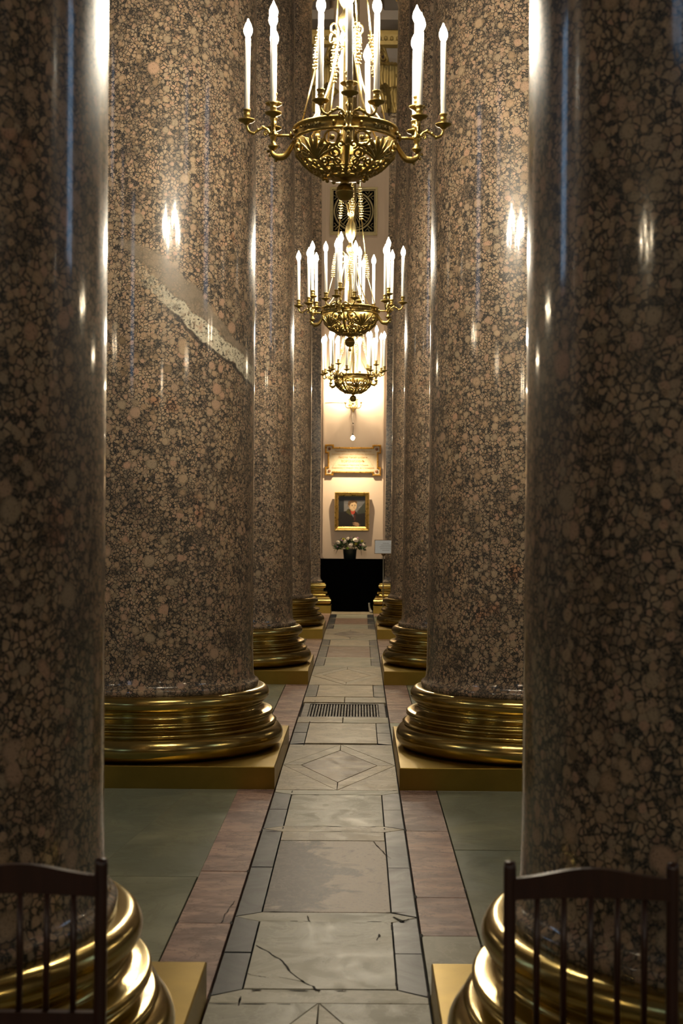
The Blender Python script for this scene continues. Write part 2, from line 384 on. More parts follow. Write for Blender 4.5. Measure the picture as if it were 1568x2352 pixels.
for k in range(-1, 4):
    yc = C0+S*k; d0, d1 = yc-.815, yc+.815
    diamond(d0, d1, M_PALE if k == 0 else M_CREAM, M_CREAM if k == 2 else M_BROWN)
    if k == 3 or k == -1: 
        if k == 3: e = d1; panel(e+.13, e+.9, M_PALE); half_band(e, e+.13, M_CREAM, False); panel(e+1.03, e+2.3, M_RED); band(e+.9, e+1.03, M_CREAM); band(e+2.3, e+2.43, M_CREAM); panel(e+2.43, e+3.24, M_PALE); rect(PX0, PX1, e+3.3, YF, M_CREAM)
        else: rect(PX0, PX1, d1, C0-.815, M_PALE)
        continue
    a = d1; b = yc+S-.815
    if k == 1:
        panel(a+.06, 10.62, M_CREAM, e0=.05, e1=.02); rect(PX0, CX, 10.65, 10.95, M_CREAM); rect(CX, PX1, 10.65, 10.95, M_PALE)
        rect(PX0, CX, 11.86, 12.22, M_CREAM); rect(CX, PX1, 11.86, 12.22, M_CREAM)
        panel(12.24, b-.03, M_CREAM, e0=.02, e1=.03)
        continue
    half_band(a, a+.13, M_PALE, False)
    mA = M_PALE; mB = M_BROWN if k == 0 else M_RED
    panel(a+.13, a+.905, mA); band(a+.905, a+1.035, M_PALE)
    if k == 0: panel(a+1.035, a+2.455, mB, [(a+1.035, a+2.265, M_BIG), (a+2.265, a+2.455, M_CREAM)])
    else: panel(a+1.035, a+2.455, mB)
    band(a+2.455, a+2.585, M_CREAM); panel(a+2.585, a+3.40, M_CREAM if k else M_PALE)
    half_band(a+3.40, b, M_PALE, True)
# pink side strips
def strip(x0, x1, ys, mats):
    for i in range(len(ys)-1): rect(x0, x1, ys[i], ys[i+1], mats[i % len(mats)] if not isinstance(mats, list) or len(mats) < len(ys)-1 else mats[i])
strip(-.672, -.466, [1, 2.2, 3.4, 4.41, 5.31, 6.10, 6.88, 7.96], [M_PINK])
strip(.234, .443, [1, 2.2, 3.4, 4.4, 5.17, 5.70, 6.93, 7.96], [M_GREEN, M_GREEN, M_PALE, M_PALE, M_PINK, M_PINK, M_PINK])
y = 7.96
while y < 23.8:
    y2 = min(24.3, y+random.choice((.55, .8, 1.1, 1.3))); rect(-.672, -.466, y, y2, M_PINK); y = y2
y = 7.96
while y < 23.8:
    y2 = min(24.3, y+random.choice((.6, .9, 1.2))); rect(.234, .443, y, y2, random.choice((M_PINK, M_PINK, M_GREEN))); y = y2
# large slabs
tile([(-.672, 6.0), (-.672, 7.96), (-.93, 7.96), (-1.13, 6.0)][::-1], M_GREEN)
tile([(-1.13, 6.0), (-.93, 7.96), (-1.95, 7.96), (-1.95, 6.0)], M_GREEN)
rect(-1.95, -.672, 4.2, 6.0, M_GREEN); rect(-1.95, -.672, 2.0, 4.2, M_GREEN)
for y0, y1 in ((2, 4.3), (4.3, 5.04), (5.04, 5.81), (5.81, 6.53), (6.53, 7.96)): rect(.443, 1.7, y0, y1, M_GREEN)
for xa, xb in ((-1.95, -.672), (.443, 1.7), (-3.3, -1.95), (1.7, 3.1)):
    y = 7.96 if abs(xa) < 1.0 or xa == -1.95 and xb > -1 else 2.0
    while y < 23.8:
        y2 = min(24.3, y+1.29); rect(xa, xb, y, y2, M_GREEN if random.random() < .8 else M_PALE); y = y2
struct(MB().box(XL, -3.31, YB, 23.85, -.03, 0).build('floor_side_left', M_GREEN)); struct(MB().box(3.11, XR, YB, 23.85, -.03, 0).build('floor_side_right', M_GREEN))
struct(MB().box(-3.3, 3.1, YB, .98, -.03, 0).build('floor_rear', M_GREEN))
# cracks are thin dark chips of missing stone running over the panels
def crack(pts, w=.002):
    m = MB(); P = [at(px, py, 1) for px, py in pts]; W = []
    for px, py in pts:
        q = at(px, py, 1.0); k = (H)/(H-q.z); W.append(Vector((q.x*k, k, .0016)))
    out = []
    for i in range(len(W)-1):
        a, b = W[i], W[i+1]
        for j in range(4): t = j/4; out.append(a.lerp(b, t)+Vector((random.uniform(-.004, .004), random.uniform(-.006, .006), 0)))
    out.append(W[-1])
    for i in range(len(out)-1):
        a, b = out[i], out[i+1]; d = (b-a).normalized(); n = Vector((-d.y, d.x, 0))*w*random.uniform(.5, 1.4)
        m.add([a-n, a+n, b+n, b-n], [(3, 2, 1, 0)])
    m.build('crack', M_JOINT, FLOOR)
crack([(586, 2172), (618, 2188), (650, 2208), (668, 2237), (700, 2258), (735, 2277)], .003)
crack([(856, 1932), (872, 1950), (898, 1973)], .002)
crack([(706, 2103), (712, 2118)], .002); crack([(700, 2258), (640, 2245)], .0012)
crack([(560, 2236), (590, 2243), (610, 2246)], .0015)
crack([(510, 2120), (520, 2095), (538, 2070)], .0015)
crack([(905, 2107), (925, 2118), (940, 2112)], .005); crack([(866, 2160), (870, 2146)], .004)

# broken-out corners and worn joints along the path
random.seed(21)
def chip(x, y, w, l):
    m = MB(); n = 7; ps = []
    for i in range(n):
        a = 2*pi*i/n; ps.append((w*cos(a)*random.uniform(.5, 1.1), l*sin(a)*random.uniform(.5, 1.1), .0014))
    m.add(ps, [tuple(range(n))]); m.build('joint_chip', M_JOINT, FLOOR, (x, y, 0))
for yj in (4.42, 4.55, 5.34, 5.47, 6.89, 7.01, 7.82, 7.96, 9.6, 10.64, 10.96, 11.85, 12.23, 13.12):
    for q in range(4): chip(random.uniform(PX0+.02, PX1-.02), yj, random.uniform(.012, .05), random.uniform(.003, .007))
    for xs in (PX0+SW, PX1-SW, PX0, PX1):
        if random.random() < .55: chip(xs, yj+random.uniform(-.1, .1), random.uniform(.003, .006), random.uniform(.02, .08))
for xs, ys in ((.236, 5.7), (.236, 6.93), (.236, 5.17), (-.468, 6.1), (-.468, 6.88), (-.468, 5.31), (-.67, 5.31), (.443, 5.04), (.443, 5.81)): chip(xs, ys, .007, .03)
# floor grate
g = tag(thing('floor_grate', 'dark iron ventilation grate of narrow bars set in the marble path', 'grate', (CX, 11.405, 0)), 'dark iron ventilation grate of narrow bars set in the marble path', 'grate')
hx, hy = .330, .425
fr = MB(); fr.box(-hx, hx, -hy, -hy+.05, -.03, -.006); fr.box(-hx, hx, hy-.05, hy, -.03, -.006); fr.box(-hx, -hx+.05, -hy+.05, hy-.05, -.03, -.006); fr.box(hx-.05, hx, -hy+.05, hy-.05, -.03, -.006)
fr.build('grate_frame', M_IRON, g)
nb = 24; bm = MB().box(-.0055, .0055, -hy+.05, hy-.05, -.028, -.009).mesh('bar', M_IRON)
for i in range(nb): ob('bar', bm, g, (-hx+.05+(i+.5)*(2*hx-.1)/nb, 0, 0))
cb = MB().box(-hx+.05, hx-.05, -.004, .004, -.029, -.014).mesh('cross_bar', M_IRON)
for i in range(7): ob('cross_bar', cb, g, (0, -hy+.05+(i+1)*(2*hy-.1)/8, 0))

# ------------------------------------------------------------------ columns
def arc(cx, cz, rx, rz, a0, a1, n):
    return [(cx+rx*cos(radians(a0+(a1-a0)*i/n)), cz+rz*sin(radians(a0+(a1-a0)*i/n))) for i in range(n+1)]
PH = .127
BASEP = ([(.60, PH)] + arc(.745, PH+.074, .070, .074, -90, 90, 14) + [(.762, .277), (.778, .277), (.776, .286), (.762, .288)]
         + arc(.765, .325, .050, .036, 250, 110, 10)[0:] + [(.742, .331), (.742, .336)] )
BASEP = ([(.60, PH+.001), (.72, PH+.001)] + arc(.740, PH+.072, .0756, .071, -90, 80, 14) + [(.772, .272), (.775, .281), (.758, .286)]
         + [(.733, .291), (.722, .298), (.720, .306), (.724, .314), (.735, .320)] + arc(.741, .328, .012, .007, -80, 80, 5) + arc(.741, .343, .012, .007, -80, 80, 5)
         + [(.732, .352), (.705, .358), (.690, .367), (.685, .378), (.686, .390), (.694, .396), (.694, .402)]
         + arc(.682, .449, .0475, .046, -75, 85, 12) + [(.655, .496)])
SHAFTP = [(.655, .485), (.663, .490), (.664, .522), (.660, .528), (.649, .533), (.640, .543), (.635, .556), (.630, .60), (.627, .75), (.625, 1.2), (.624, 2.4), (.620, 4.5), (.606, 6.5), (.585, 8.45), (.60, 8.48), (.60, 8.53), (.58, 8.55)]
base_me = MB().lathe(BASEP, 128).mesh('base_moulding', BRASS)
def bevbox(hx, hy, z0, z1, b):
    m = MB(); vs = []
    for z, i in ((z0, 0), (z1-b, 0), (z1, b)):
        vs += [(-hx+i, -hy+i, z), (hx-i, -hy+i, z), (hx-i, hy-i, z), (-hx+i, hy-i, z)]
    fs = [(3, 2, 1, 0), (8, 9, 10, 11)]
    for r in range(2):
        for i in range(4): j = (i+1) % 4; fs.append((r*4+i, r*4+j, r*4+4+j, r*4+4+i))
    return m.add(vs, fs)
plinth_me = bevbox(.815, .815, 0, PH, .004).mesh('plinth', PLINTH)
shaft_me = MB().lathe(SHAFTP, 160).mesh('shaft', GR)
shaft_me_v = MB().lathe(SHAFTP, 160).mesh('shaft', GRV)
def leaf_mb(mb, h, wd, curl, M):
    """one acanthus leaf, rooted at z=0, facing -y, tip curling outwards"""
    nu, nv = 17, 13; vs = []; fs = []
    for j in range(nv+1):
        t = j/nv; z = h*sin(min(1, t/.82)*pi/2)*1.0 if t < .82 else h-(t-.82)*h*.55
        out = .02+curl*(t**2.6)
        wj = wd*(.55+.65*sin(pi*min(1, t*1.05))**.8)*(1-.55*t**4)
        for i in range(nu):
            u = i/(nu-1)*2-1; lob = 1+.34*cos(t*pi*9)*(abs(u)**3)
            vs.append(M @ Vector((u*wj/2*lob, -out-.05*(1-u*u)*wd+.020*cos(u*pi*5), z-.03*h*abs(u)**2*(t > .5))))
    for j in range(nv):
        for i in range(nu-1): a = j*nu+i; fs.append((a, a+1, a+nu+1, a+nu))
    n = len(vs); vs2 = [v+(M.to_3x3() @ Vector((0, .012, 0))) for v in vs]
    mb.add(vs+vs2, fs+[tuple(i+n for i in f[::-1]) for f in fs], True)
def volute_mb(mb, M, r=.14):
    pts = []
    for i in range(34):
        a = i/33*pi*4.2; rr = r*(1-i/33*.85); pts.append(M @ Vector((0, -rr*cos(a+pi*.5), rr*sin(a+pi*.5))))
    mb.tube([M @ Vector((0, .28, -.36)), M @ Vector((0, .16, -.10)), M @ Vector((0, .05, .11))]+pts, [.02, .028, .032]+[.034*(1-i/33*.6) for i in range(34)], 6)
def abacus_mb(mb, hw, z0, z1):
    for (a, b, k) in ((z0, z0+(z1-z0)*.45, .93), (z0+(z1-z0)*.5, z1, 1.0)):
        poly = []
        for q in range(4):
            for i in range(9):
                t = i/8*2-1; x = t*hw*k; y = -(hw*k)+(.16*hw*(1-t*t)) ; R = Matrix.Rotation(q*pi/2, 2); v = R @ Vector((x, y)); 
                if i < 8: poly.append((v.x, v.y))
        mb.prism(poly, a, b)
# joined capital for the free-standing columns (all of it above the frame)
rest_z = 9.60
cm = MB(); cm.lathe([(.575, 8.55), (.60, 9.0), (.66, 9.45), (.74, 9.62)], 32)
for tier in range(2):
    for k in range(8):
        a = (k+.5*tier)*pi/4; leaf_mb(cm, .42 if tier == 0 else .72, .40, .16, Matrix.Rotation(a, 4, 'Z') @ Matrix.Translation((0, -.58, 8.56)))
for k in range(4): volute_mb(cm, Matrix.Rotation(pi/4+k*pi/2, 4, 'Z') @ Matrix.Translation((0, -.92, 9.46)))
abacus_mb(cm, .87, 9.60, 9.75)
cap_me = cm.mesh('capital', OLDB)
labels = {(0, 0): 'near left polished granite column behind the left chair, on a brass base', (1, 0): 'near right polished granite column behind the right chair, on a brass base',
          (0, 1): 'granite column crossed by a slanting pale vein, second in the left row', (1, 1): 'granite column second in the right row, between the near right column and the grate',
          (0, 2): 'third granite column of the left row, beyond the floor grate', (1, 2): 'third granite column of the right row, beyond the floor grate',
          (0, 3): 'slim looking fourth granite column of the left row, bluish sheen', (1, 3): 'fourth granite column of the right row, hiding part of the sign stand'}
for s, cx in ((0, -1.281), (1, 1.049)):
    for k in range(4):
        c = thing('granite_column', labels[(s, k)], 'column', (cx, C0+S*k, 0), 0, 'colonnade columns on brass bases')
        ob('plinth', plinth_me, c); ob('base_moulding', base_me, c)
        ob('shaft', shaft_me_v if (s, k) == (0, 1) else shaft_me, c); ob('capital', cap_me, c)

# pilasters at the far wall (rectangular section)
def rect_sweep(mb, prof, hx, y0, y1):
    vs = []; fs = []
    for off, z in prof:
        vs += [(-hx-off, y0-off, z), (hx+off, y0-off, z), (hx+off, y1, z), (-hx-off, y1, z)]
    for r in range(len(prof)-1):
        for i in range(4): j = (i+1) % 4; fs.append((r*4+i, r*4+j, r*4+4+j, r*4+4+i))
    fs.append((3, 2, 1, 0)); k = len(prof)*4; fs.append((k-4, k-3, k-2, k-1)); return mb.add(vs, fs)
leaf1 = MB(); leaf_mb(leaf1, .42, .40, .16, Matrix()); leaf1 = leaf1.mesh('acanthus_leaf', OLDB)
leaf2 = MB(); leaf_mb(leaf2, .80, .42, .26, Matrix()); leaf2 = leaf2.mesh('acanthus_leaf', OLDB)
vol = MB(); volute_mb(vol, Matrix(), .15); vol = vol.mesh('volute', OLDB)
for cx, lb in ((-1.281, 'square granite pilaster on the far wall, left of the portrait'), (1.049, 'square granite pilaster on the far wall, right of the portrait and behind the sign stand')):
    c = thing('granite_pilaster', lb, 'pilaster', (cx, 23.61, 0), 0, 'pilasters of the far wall')
    Y1 = .24
    rect_sweep(MB(), [(.185, 0), (.185, PH)], .63, 0, Y1).build('plinth', PLINTH, c)
    rect_sweep(MB(), [(r-.63, z) for r, z in BASEP[1:]], .63, 0, Y1).build('base_moulding', BRASS, c)
    rect_sweep(MB(), [(.033, .49), (.034, .522), (.02, .533), (.004, .556), (0, .6), (-.01, 4), (-.03, 8.23), (0, 8.25), (0, 8.29), (-.03, 8.30)], .63, 0, Y1).build('shaft', GR, c)
    rect_sweep(MB(), [(-.04, 8.30), (-.02, 8.85), (.03, 9.2), (.08, 9.35)], .63, 0, Y1).build('bell', PLAD, c)
    for x in (-.44, 0, .44): ob('acanthus_leaf', leaf1, c, (x, .04, 8.31))
    for x in (-.60, -.22, .22, .60): ob('acanthus_leaf', leaf2, c, (x, .05, 8.31))
    for sgn in (-1, 1): ob('acanthus_leaf', leaf1, c, (sgn*.60, -.085, 8.31), sgn*pi/2); ob('volute', vol, c, (sgn*.74, -.10, 9.21), sgn*pi/4)
    rect_sweep(MB(), [(.10, 9.35), (.17, 9.38), (.19, 9.44), (.20, 9.44), (.24, 9.52), (.24, 9.60)], .63, 0, Y1).build('abacus', OLDB, c)
    eg = MB().ball((0, 0, 0), .034, 8, 1.4).mesh('egg_moulding', OLDB)
    for k in range(17): ob('egg_moulding', eg, c, (-.78+k*.0975, -.205, 9.475))

# ------------------------------------------------------------------ chandeliers
def bowlP(th, t):
    """point on the bowl; t=0 at band bottom, 1 at cap"""
    a = t*pi/2*.86; r = .222*cos(a)**.9; z = -.05-.165*sin(a)
    return Vector((r*cos(th), r*sin(th), z)), r
LB = .26
def on_bowl(thc, tc, pts):
    out = []
    for u, v in pts:
        t = min(1, max(0, tc+v/LB)); _, r = bowlP(0, t); p, _ = bowlP(thc+u/max(r, .05), t); out.append(p)
    return out
def spiral(R, turns, sgn, a0=0, n=18):
    return [(sgn*R*(1-.85*i/n)*cos(a0+i/n*turns*2*pi), R*(1-.85*i/n)*sin(a0+i/n*turns*2*pi)) for i in range(n+1)]
def make_chandelier():
    ow = MB()
    for q in range(4):
        th = q*pi/2
        ow.tube(on_bowl(th, 0, [(0, .0), (0, .08), (0, .16), (0, .24)]), [.010, .014, .010, .007], 6)
        for s in (-1, 1):
            # upper ringed volutes with rosettes
            ow.tube(on_bowl(th+s*.30, .17, [(.034*cos(a*pi/8), .034*sin(a*pi/8)) for a in range(17)]), .0055, 6)
            p, _ = bowlP(th+s*.30, .17); ow.ball(p, .013, 8)
            ow.tube(on_bowl(th+s*.27, .44, spiral(.032, 1.5, s, -pi/2)), .006, 6)
            ow.tube(on_bowl(th+s*.13, .30, spiral(.020, 1.2, -s, pi/2, 12)), .0055, 6)
            ow.tube(on_bowl(th+s*.50, .33, spiral(.020, 1.3, s, 0, 12)), .005, 6)
            ow.tube(on_bowl(th+s*.25, .63, spiral(.022, 1.3, -s, pi/2, 12)), .006, 6)
            ow.tube(on_bowl(th+s*.62, .60, spiral(.020, 1.3, s, pi/2, 12)), .006, 6)
            ow.tube(on_bowl(th+s*.15, .10, [(0, -.02), (s*.01, .03), (s*.035, .09), (s*.02, .14), (0, .18)]), .005, 5)
            for t in (.55, .72, .80):
                ow.tube(on_bowl(th+s*.45, t, spiral(.014, 1.2, -s, 0, 9)), .0055, 5)
        # big palmette between the brackets
        tp = th+pi/4
        for k in range(-4, 5):
            a = k*.27; L = .125*(1-.05*abs(k))
            base = (0, .135); pts = [(base[0]+sin(a)*L*f*(1+.3*f*abs(sin(a))), base[1]-cos(a)*L*f*.98) for f in (0, .25, .5, .75, 1)]
            ow.tube(on_bowl(tp, 0.02, pts), [.004, .008, .010, .0115, .007], 6, flat=.5)
        ow.tube(on_bowl(tp, .55, [(0, 0), (0, .06), (0, .11)]), [.012, .012, .008], 6)
    for t, r in ((.0, .006), (.70, .005), (.86, .008)):
        ow.tube([bowlP(2*pi*i/48, t)[0] for i in range(49)], r, 6)
    for k in range(24):   # small fretwork near the cap
        th = k*pi/12; ow.tube(on_bowl(th, .78, spiral(.013, 1.1, 1 if k % 2 else -1, 0, 8)), .006, 5)
    for k in range(16): p, _ = bowlP(k*pi/8+.1, .86); ow.ball(p+Vector((0, 0, -.006)), .011, 6)
    me = {}
    me['openwork'] = ow.mesh('bowl_openwork', CHB)
    me['band'] = MB().lathe([(.212, -.052), (.224, -.054), (.229, -.050), (.226, -.044), (.222, -.040), (.224, -.012), (.229, -.008), (.233, -.003), (.230, .002), (.218, .003), (.212, -.004), (.212, -.052)], 64).mesh('rim_band', CHB)
    me['cap'] = MB().lathe([(.001, -.196), (.060, -.200), (.080, -.206), (.078, -.213), (.055, -.219), (.035, -.222), (.018, -.226), (.014, -.233), (.020, -.238), (.030, -.242)], 32).mesh('bottom_cap', CHB)
    me['ball'] = MB().lathe([(.012, -.236), (.026, -.240), (.0355, -.252), (.0385, -.266), (.0400, -.268), (.0400, -.272), (.0385, -.274), (.036, -.290), (.025, -.303), (.012, -.309), (.001, -.310)], 28).mesh('ball_finial', CHB)
    me['knob'] = MB().lathe([(.004, -.308), (.006, -.318), (.004, -.322), (.010, -.328), (.012, -.335), (.008, -.343), (.001, -.346)], 16).mesh('knob', CHB)
    bs = MB(); bs.ball((0, 0, 0), .0085, 8); me['boss'] = bs.mesh('boss', CHB)
    orn = MB()
    for s in (-1, 1):
        for cx, r in ((.012, .009), (.032, .008), (.05, .006)):
            orn.tube([(( s*cx+u)*1.0, -.0022, v) for u, v in spiral(r, 1.3, s, 0, 10)], .0022, 5)
    orn.ball((0, -.002, 0), .006, 8); me['orn'] = orn.mesh('band_ornament', OLDB)
    # bracket pointing to +x : S scroll, spindle, three side arms
    b = MB()
    b.tube([(.225, 0, -.030), (.26, 0, -.030), (.313, 0, -.032)], .006, 8); b.lathe([(.001, 0), (.016, 0), (.018, .006), (.008, .012)], 12, M=Matrix.Translation((.232, 0, -.030)) @ Matrix.Rotation(pi/2, 4, 'Y'))
    b.tube(crv([(.224, 0, -.055), (.238, 0, -.085), (.262, 0, -.118), (.292, 0, -.125), (.314, 0, -.112), (.322, 0, -.092), (.314, 0, -.08)]), [.008, .008, .009, .009, .010, .010, .011, .011, .012, .012, .013, .013, .014, .014, .015, .015, .015, .015, .015, .014, .013, .012, .012, .011, .010, .010, .010, .009, .009, .008, .008, .008, .008, .008, .008, .008, .008][:37], 8)
    for (x, z) in ((.327, -.118), (.243, -.10), (.30, -.14), (.335, -.10)): b.ball((x, 0, z), .007, 6)
    b.lathe([(.004, -.098), (.012, -.092), (.022, -.082), (.024, -.076), (.012, -.070), (.010, -.05), (.015, -.042), (.017, -.02), (.010, -.012), (.009, .01), (.014, .016), (.012, .024), (.007, .032), (.007, .06), (.011, .066), (.007, .074), (.006, .09)], 12, (.313, 0, 0))
    for k in range(6): a = k*pi/3; b.ball((.313+.016*cos(a), .016*sin(a), -.03+.004*(k % 2)), .006, 6)
    arms = [(1, 0), (0, 1), (0, -1)]
    for dx, dy in arms:
        P = lambda d, z: (.313+dx*d, dy*d, z)
        b.tube(crv([P(.012, -.028), P(.026, -.006), P(.045, .000), P(.065, -.010), P(.085, -.022), P(.103, -.018), P(.114, .000), P(.116, .014)], 5), .0058, 7)
        b.tube([P(.030+.012*(1-.8*i/14)*cos(i/14*8-1.5), -.020+.012*(1-.8*i/14)*sin(i/14*8-1.5)) for i in range(15)], .004, 6)
        for d, z in ((.045, .004), (.066, -.008), (.085, -.024)): b.ball(P(d, z), .0078, 6)
    me['bracket'] = b.mesh('bracket', CHB)
    me['pan'] = MB().lathe([(.004, -.014), (.010, -.012), (.014, -.006), (.028, -.001), (.036, .005), (.0375, .009), (.034, .010), (.026, .006), (.012, .007), (.001, .007)], 20).mesh('drip_pan', CHB)
    me['socket'] = MB().lathe([(.010, .006), (.0145, .010), (.0135, .016), (.0130, .027), (.0155, .030), (.0130, .033), (.0135, .044), (.0175, .049), (.0180, .053), (.0130, .054), (.001, .052)], 16).mesh('candle_socket', CHB)
    me['candle'] = MB().lathe([(.0122, .050), (.0118, .365), (.010, .372), (.001, .373)], 14).mesh('candle', WAX)
    me['bulb'] = MB().lathe([(.008, .372), (.0140, .382), (.0190, .396), (.0185, .408), (.0130, .426), (.0055, .440), (.002, .450), (.0002, .453)], 12).mesh('flame_bulb', GLOW)
    st = MB()
    st.lathe([(.012, -.20), (.012, .38), (.020, .39), (.012, .40), (.010, .42), (.026, .44), (.036, .465), (.034, .49), (.018, .51), (.014, .53), (.024, .545), (.040, .58), (.045, .62), (.036, .67), (.020, .70), (.018, .74), (.024, .745), (.017, .76), (.0165, 5.0), (.0165, 8.19)], 20)
    me['stem'] = st.mesh('central_stem', CHL)
    sc_ = MB()
    sc_.tube(crv([(.205, 0, .004), (.150, 0, .075), (.095, 0, .19), (.062, 0, .32), (.050, 0, .40), (.055, 0, .43), (.075, 0, .445), (.094, 0, .430), (.092, 0, .405), (.074, 0, .402), (.070, 0, .418)], 5), .0045, 7)
    sc_.tube([(.012, 0, .36), (.06, 0, .36)], .004, 6); sc_.ball((.066, 0, .36), .010, 8)
    me['scroll'] = sc_.mesh('scroll_stay', CHL)
    ch = MB()
    ch.tube([(.205, 0, .0), (.140, 0, .25)], .0035, 6); ch.tube([(.118, 0, .43), (.085, 0, .72)], .0035, 6); ch.tube([(.072, 0, .96), (.045, 0, 2.6), (.03, 0, 5.6)], .003, 5)
    def garland(x0, z0, x1, z1, n):
        for i in range(n):
            f = i/(n-1); x = x0+(x1-x0)*f; z = z0+(z1-z0)*f; r = .010+.007*sin(pi*f)*(1 if i % 2 else .8)
            ch.ball((x, 0, z), r*.6, 6)
            for k in range(4): a = k*pi/2+i; ch.ball((x+r*cos(a), r*sin(a), z), .0048, 4)
    garland(.140, .25, .118, .43, 13); garland(.085, .72, .072, .96, 13)
    me['chain'] = ch.mesh('garland_chain', CHL)
    tl = MB()
    for k in range(6):
        a = k*pi/3; tl.tube([(r*cos(a), r*sin(a), z) for r, z in ((.02, .74), (.022, .78), (.032, .82), (.052, .845))], [.006, .009, .007, .002], 6)
    me['tulip'] = tl.mesh('leaf_collar', CHL)
    return me
CH = make_chandelier()
def place_chandelier(loc, rz, label, knob=True):
    c = thing('chandelier', label, 'chandelier', loc, rz, 'brass candle chandeliers over the path')
    ob('bowl_openwork', CH['openwork'], c); band = ob('rim_band', CH['band'], c); ob('bottom_cap', CH['cap'], c); bl = ob('ball_finial', CH['ball'], c)
    if knob: ob('knob', CH['knob'], bl)
    for q in range(4):
        for s in (-1, 1):
            a = q*pi/2+s*.26; ob('boss', CH['boss'], band, (.229*cos(a), .229*sin(a), -.026))
        a = q*pi/2+pi/4; ob('band_ornament', CH['orn'], band, (.223*cos(a), .223*sin(a), -.026), a+pi/2)
        br = ob('bracket', CH['bracket'], c, (0, 0, 0), q*pi/2)
        for d, x, y, z in (('stem', .313, 0, .100), ('o', .429, 0, .026), ('l', .313, .116, .026), ('r', .313, -.116, .026)):
            ob('drip_pan', CH['pan'], br, (x, y, z)); ob('candle_socket', CH['socket'], br, (x, y, z))
            R = Matrix.Rotation(q*pi/2, 3, 'Z') @ Vector((x, y, z))
            dz = random.uniform(-.003, .003)
            cn = ob('candle', CH['candle'], c, R+Vector((0, 0, dz))); cn.rotation_euler = (random.uniform(-.012, .012), random.uniform(-.012, .012), 0)
            ob('flame_bulb', CH['bulb'], cn)
        ob('scroll_stay', CH['scroll'], c, (0, 0, 0), q*pi/2+pi/4)
        ob('garland_chain', CH['chain'], c, (0, 0, 0), q*pi/2+.35)
    ob('central_stem', CH['stem'], c); ob('leaf_collar', CH['tulip'], c)
    return c
place_chandelier((at(793, 275, 6.2).x, 6.2, 3.21), radians(-90+3), 'nearest and largest brass chandelier, hanging at the top of the picture', False)
place_chandelier((at(804, 703, 11.36).x, 11.36, 3.21), radians(-90-14), 'middle brass chandelier of the three, hanging above the floor grate')
place_chandelier((at(811, 862, 16.52).x, 16.52, 3.21), radians(-90-33), 'farthest brass chandelier, in front of the bright wall glow')

# ------------------------------------------------------------------ far wall: grille, sconce, plaque, portrait
YW = YF
def flatM(cx, cz, y, s=1): return Matrix.Translation((cx, y, cz)) @ Matrix.Rotation(pi/2, 4, 'X')   # local x,y -> x,z ; local z -> -y
p = at(812, 486, YW)
gt = thing('wall_grille', 'square gilt wall grille with radiating spokes high on the far wall', 'grille', (p.x, YW, p.z))
R0 = flatM(0, 0, 0)
def fbox(mb, x0, x1, z0, z1, d0, d1): mb.box(x0, x1, -d1, -d0, z0, z1)
m = MB(); fbox(m, -.39, .39, -.39, .39, 0, .01); m.build('backing', M_BLACK, gt)
m = MB(); hs = .405
for a, wdt, d in ((hs, .035, .06), (hs-.04, .015, .04)):
    fbox(m, -a, a, a-wdt, a, 0, d); fbox(m, -a, a, -a, -a+wdt, 0, d); fbox(m, -a, -a+wdt, -a+wdt, a-wdt, 0, d); fbox(m, a-wdt, a, -a+wdt, a-wdt, 0, d)
m.build('grille_frame', GRILL, gt)
m = MB(); m.tube([(.33*cos(i*pi/24), -.03, .33*sin(i*pi/24)) for i in range(49)], .016, 6); m.tube([(.29*cos(i*pi/24), -.03, .29*sin(i*pi/24)) for i in range(49)], .007, 6); m.build('ring', GRILL, gt)
m = MB(); m.lathe([(.001, 0), (.05, 0), (.05, .02), (.03, .04), (.001, .045)], 16, M=Matrix.Rotation(pi/2, 4, 'X')); m.build('hub', GRILL, gt)
spk = MB(); spk.tube([(.05, -.02, 0), (.29, -.025, 0)], [.005, .009], 6); spk = spk.mesh('spoke', GRILL)
for k in range(28): o = ob('spoke', spk, gt); o.rotation_euler = (0, k*2*pi/28, 0)
orn = MB()
for s in (0, 1):
    orn.tube([(.27+(.045*(1-.8*i/16))*cos(i*.5)*1, -.02, .27+(.045*(1-.8*i/16))*sin(i*.5)) for i in range(17)], .008, 5)
orn.tube([(.24, -.02, .24), (.32, -.02, .32)], .010, 6); orn.tube([(.33, -.02, .20), (.29, -.02, .24), (.34, -.02, .27)], .007, 5); orn.tube([(.20, -.02, .33), (.24, -.02, .29), (.27, -.02, .34)], .007, 5)
orn = orn.mesh('corner_scroll', GRILL)
for k in range(4): o = ob('corner_scroll', orn, gt); o.rotation_euler = (0, k*pi/2, 0)

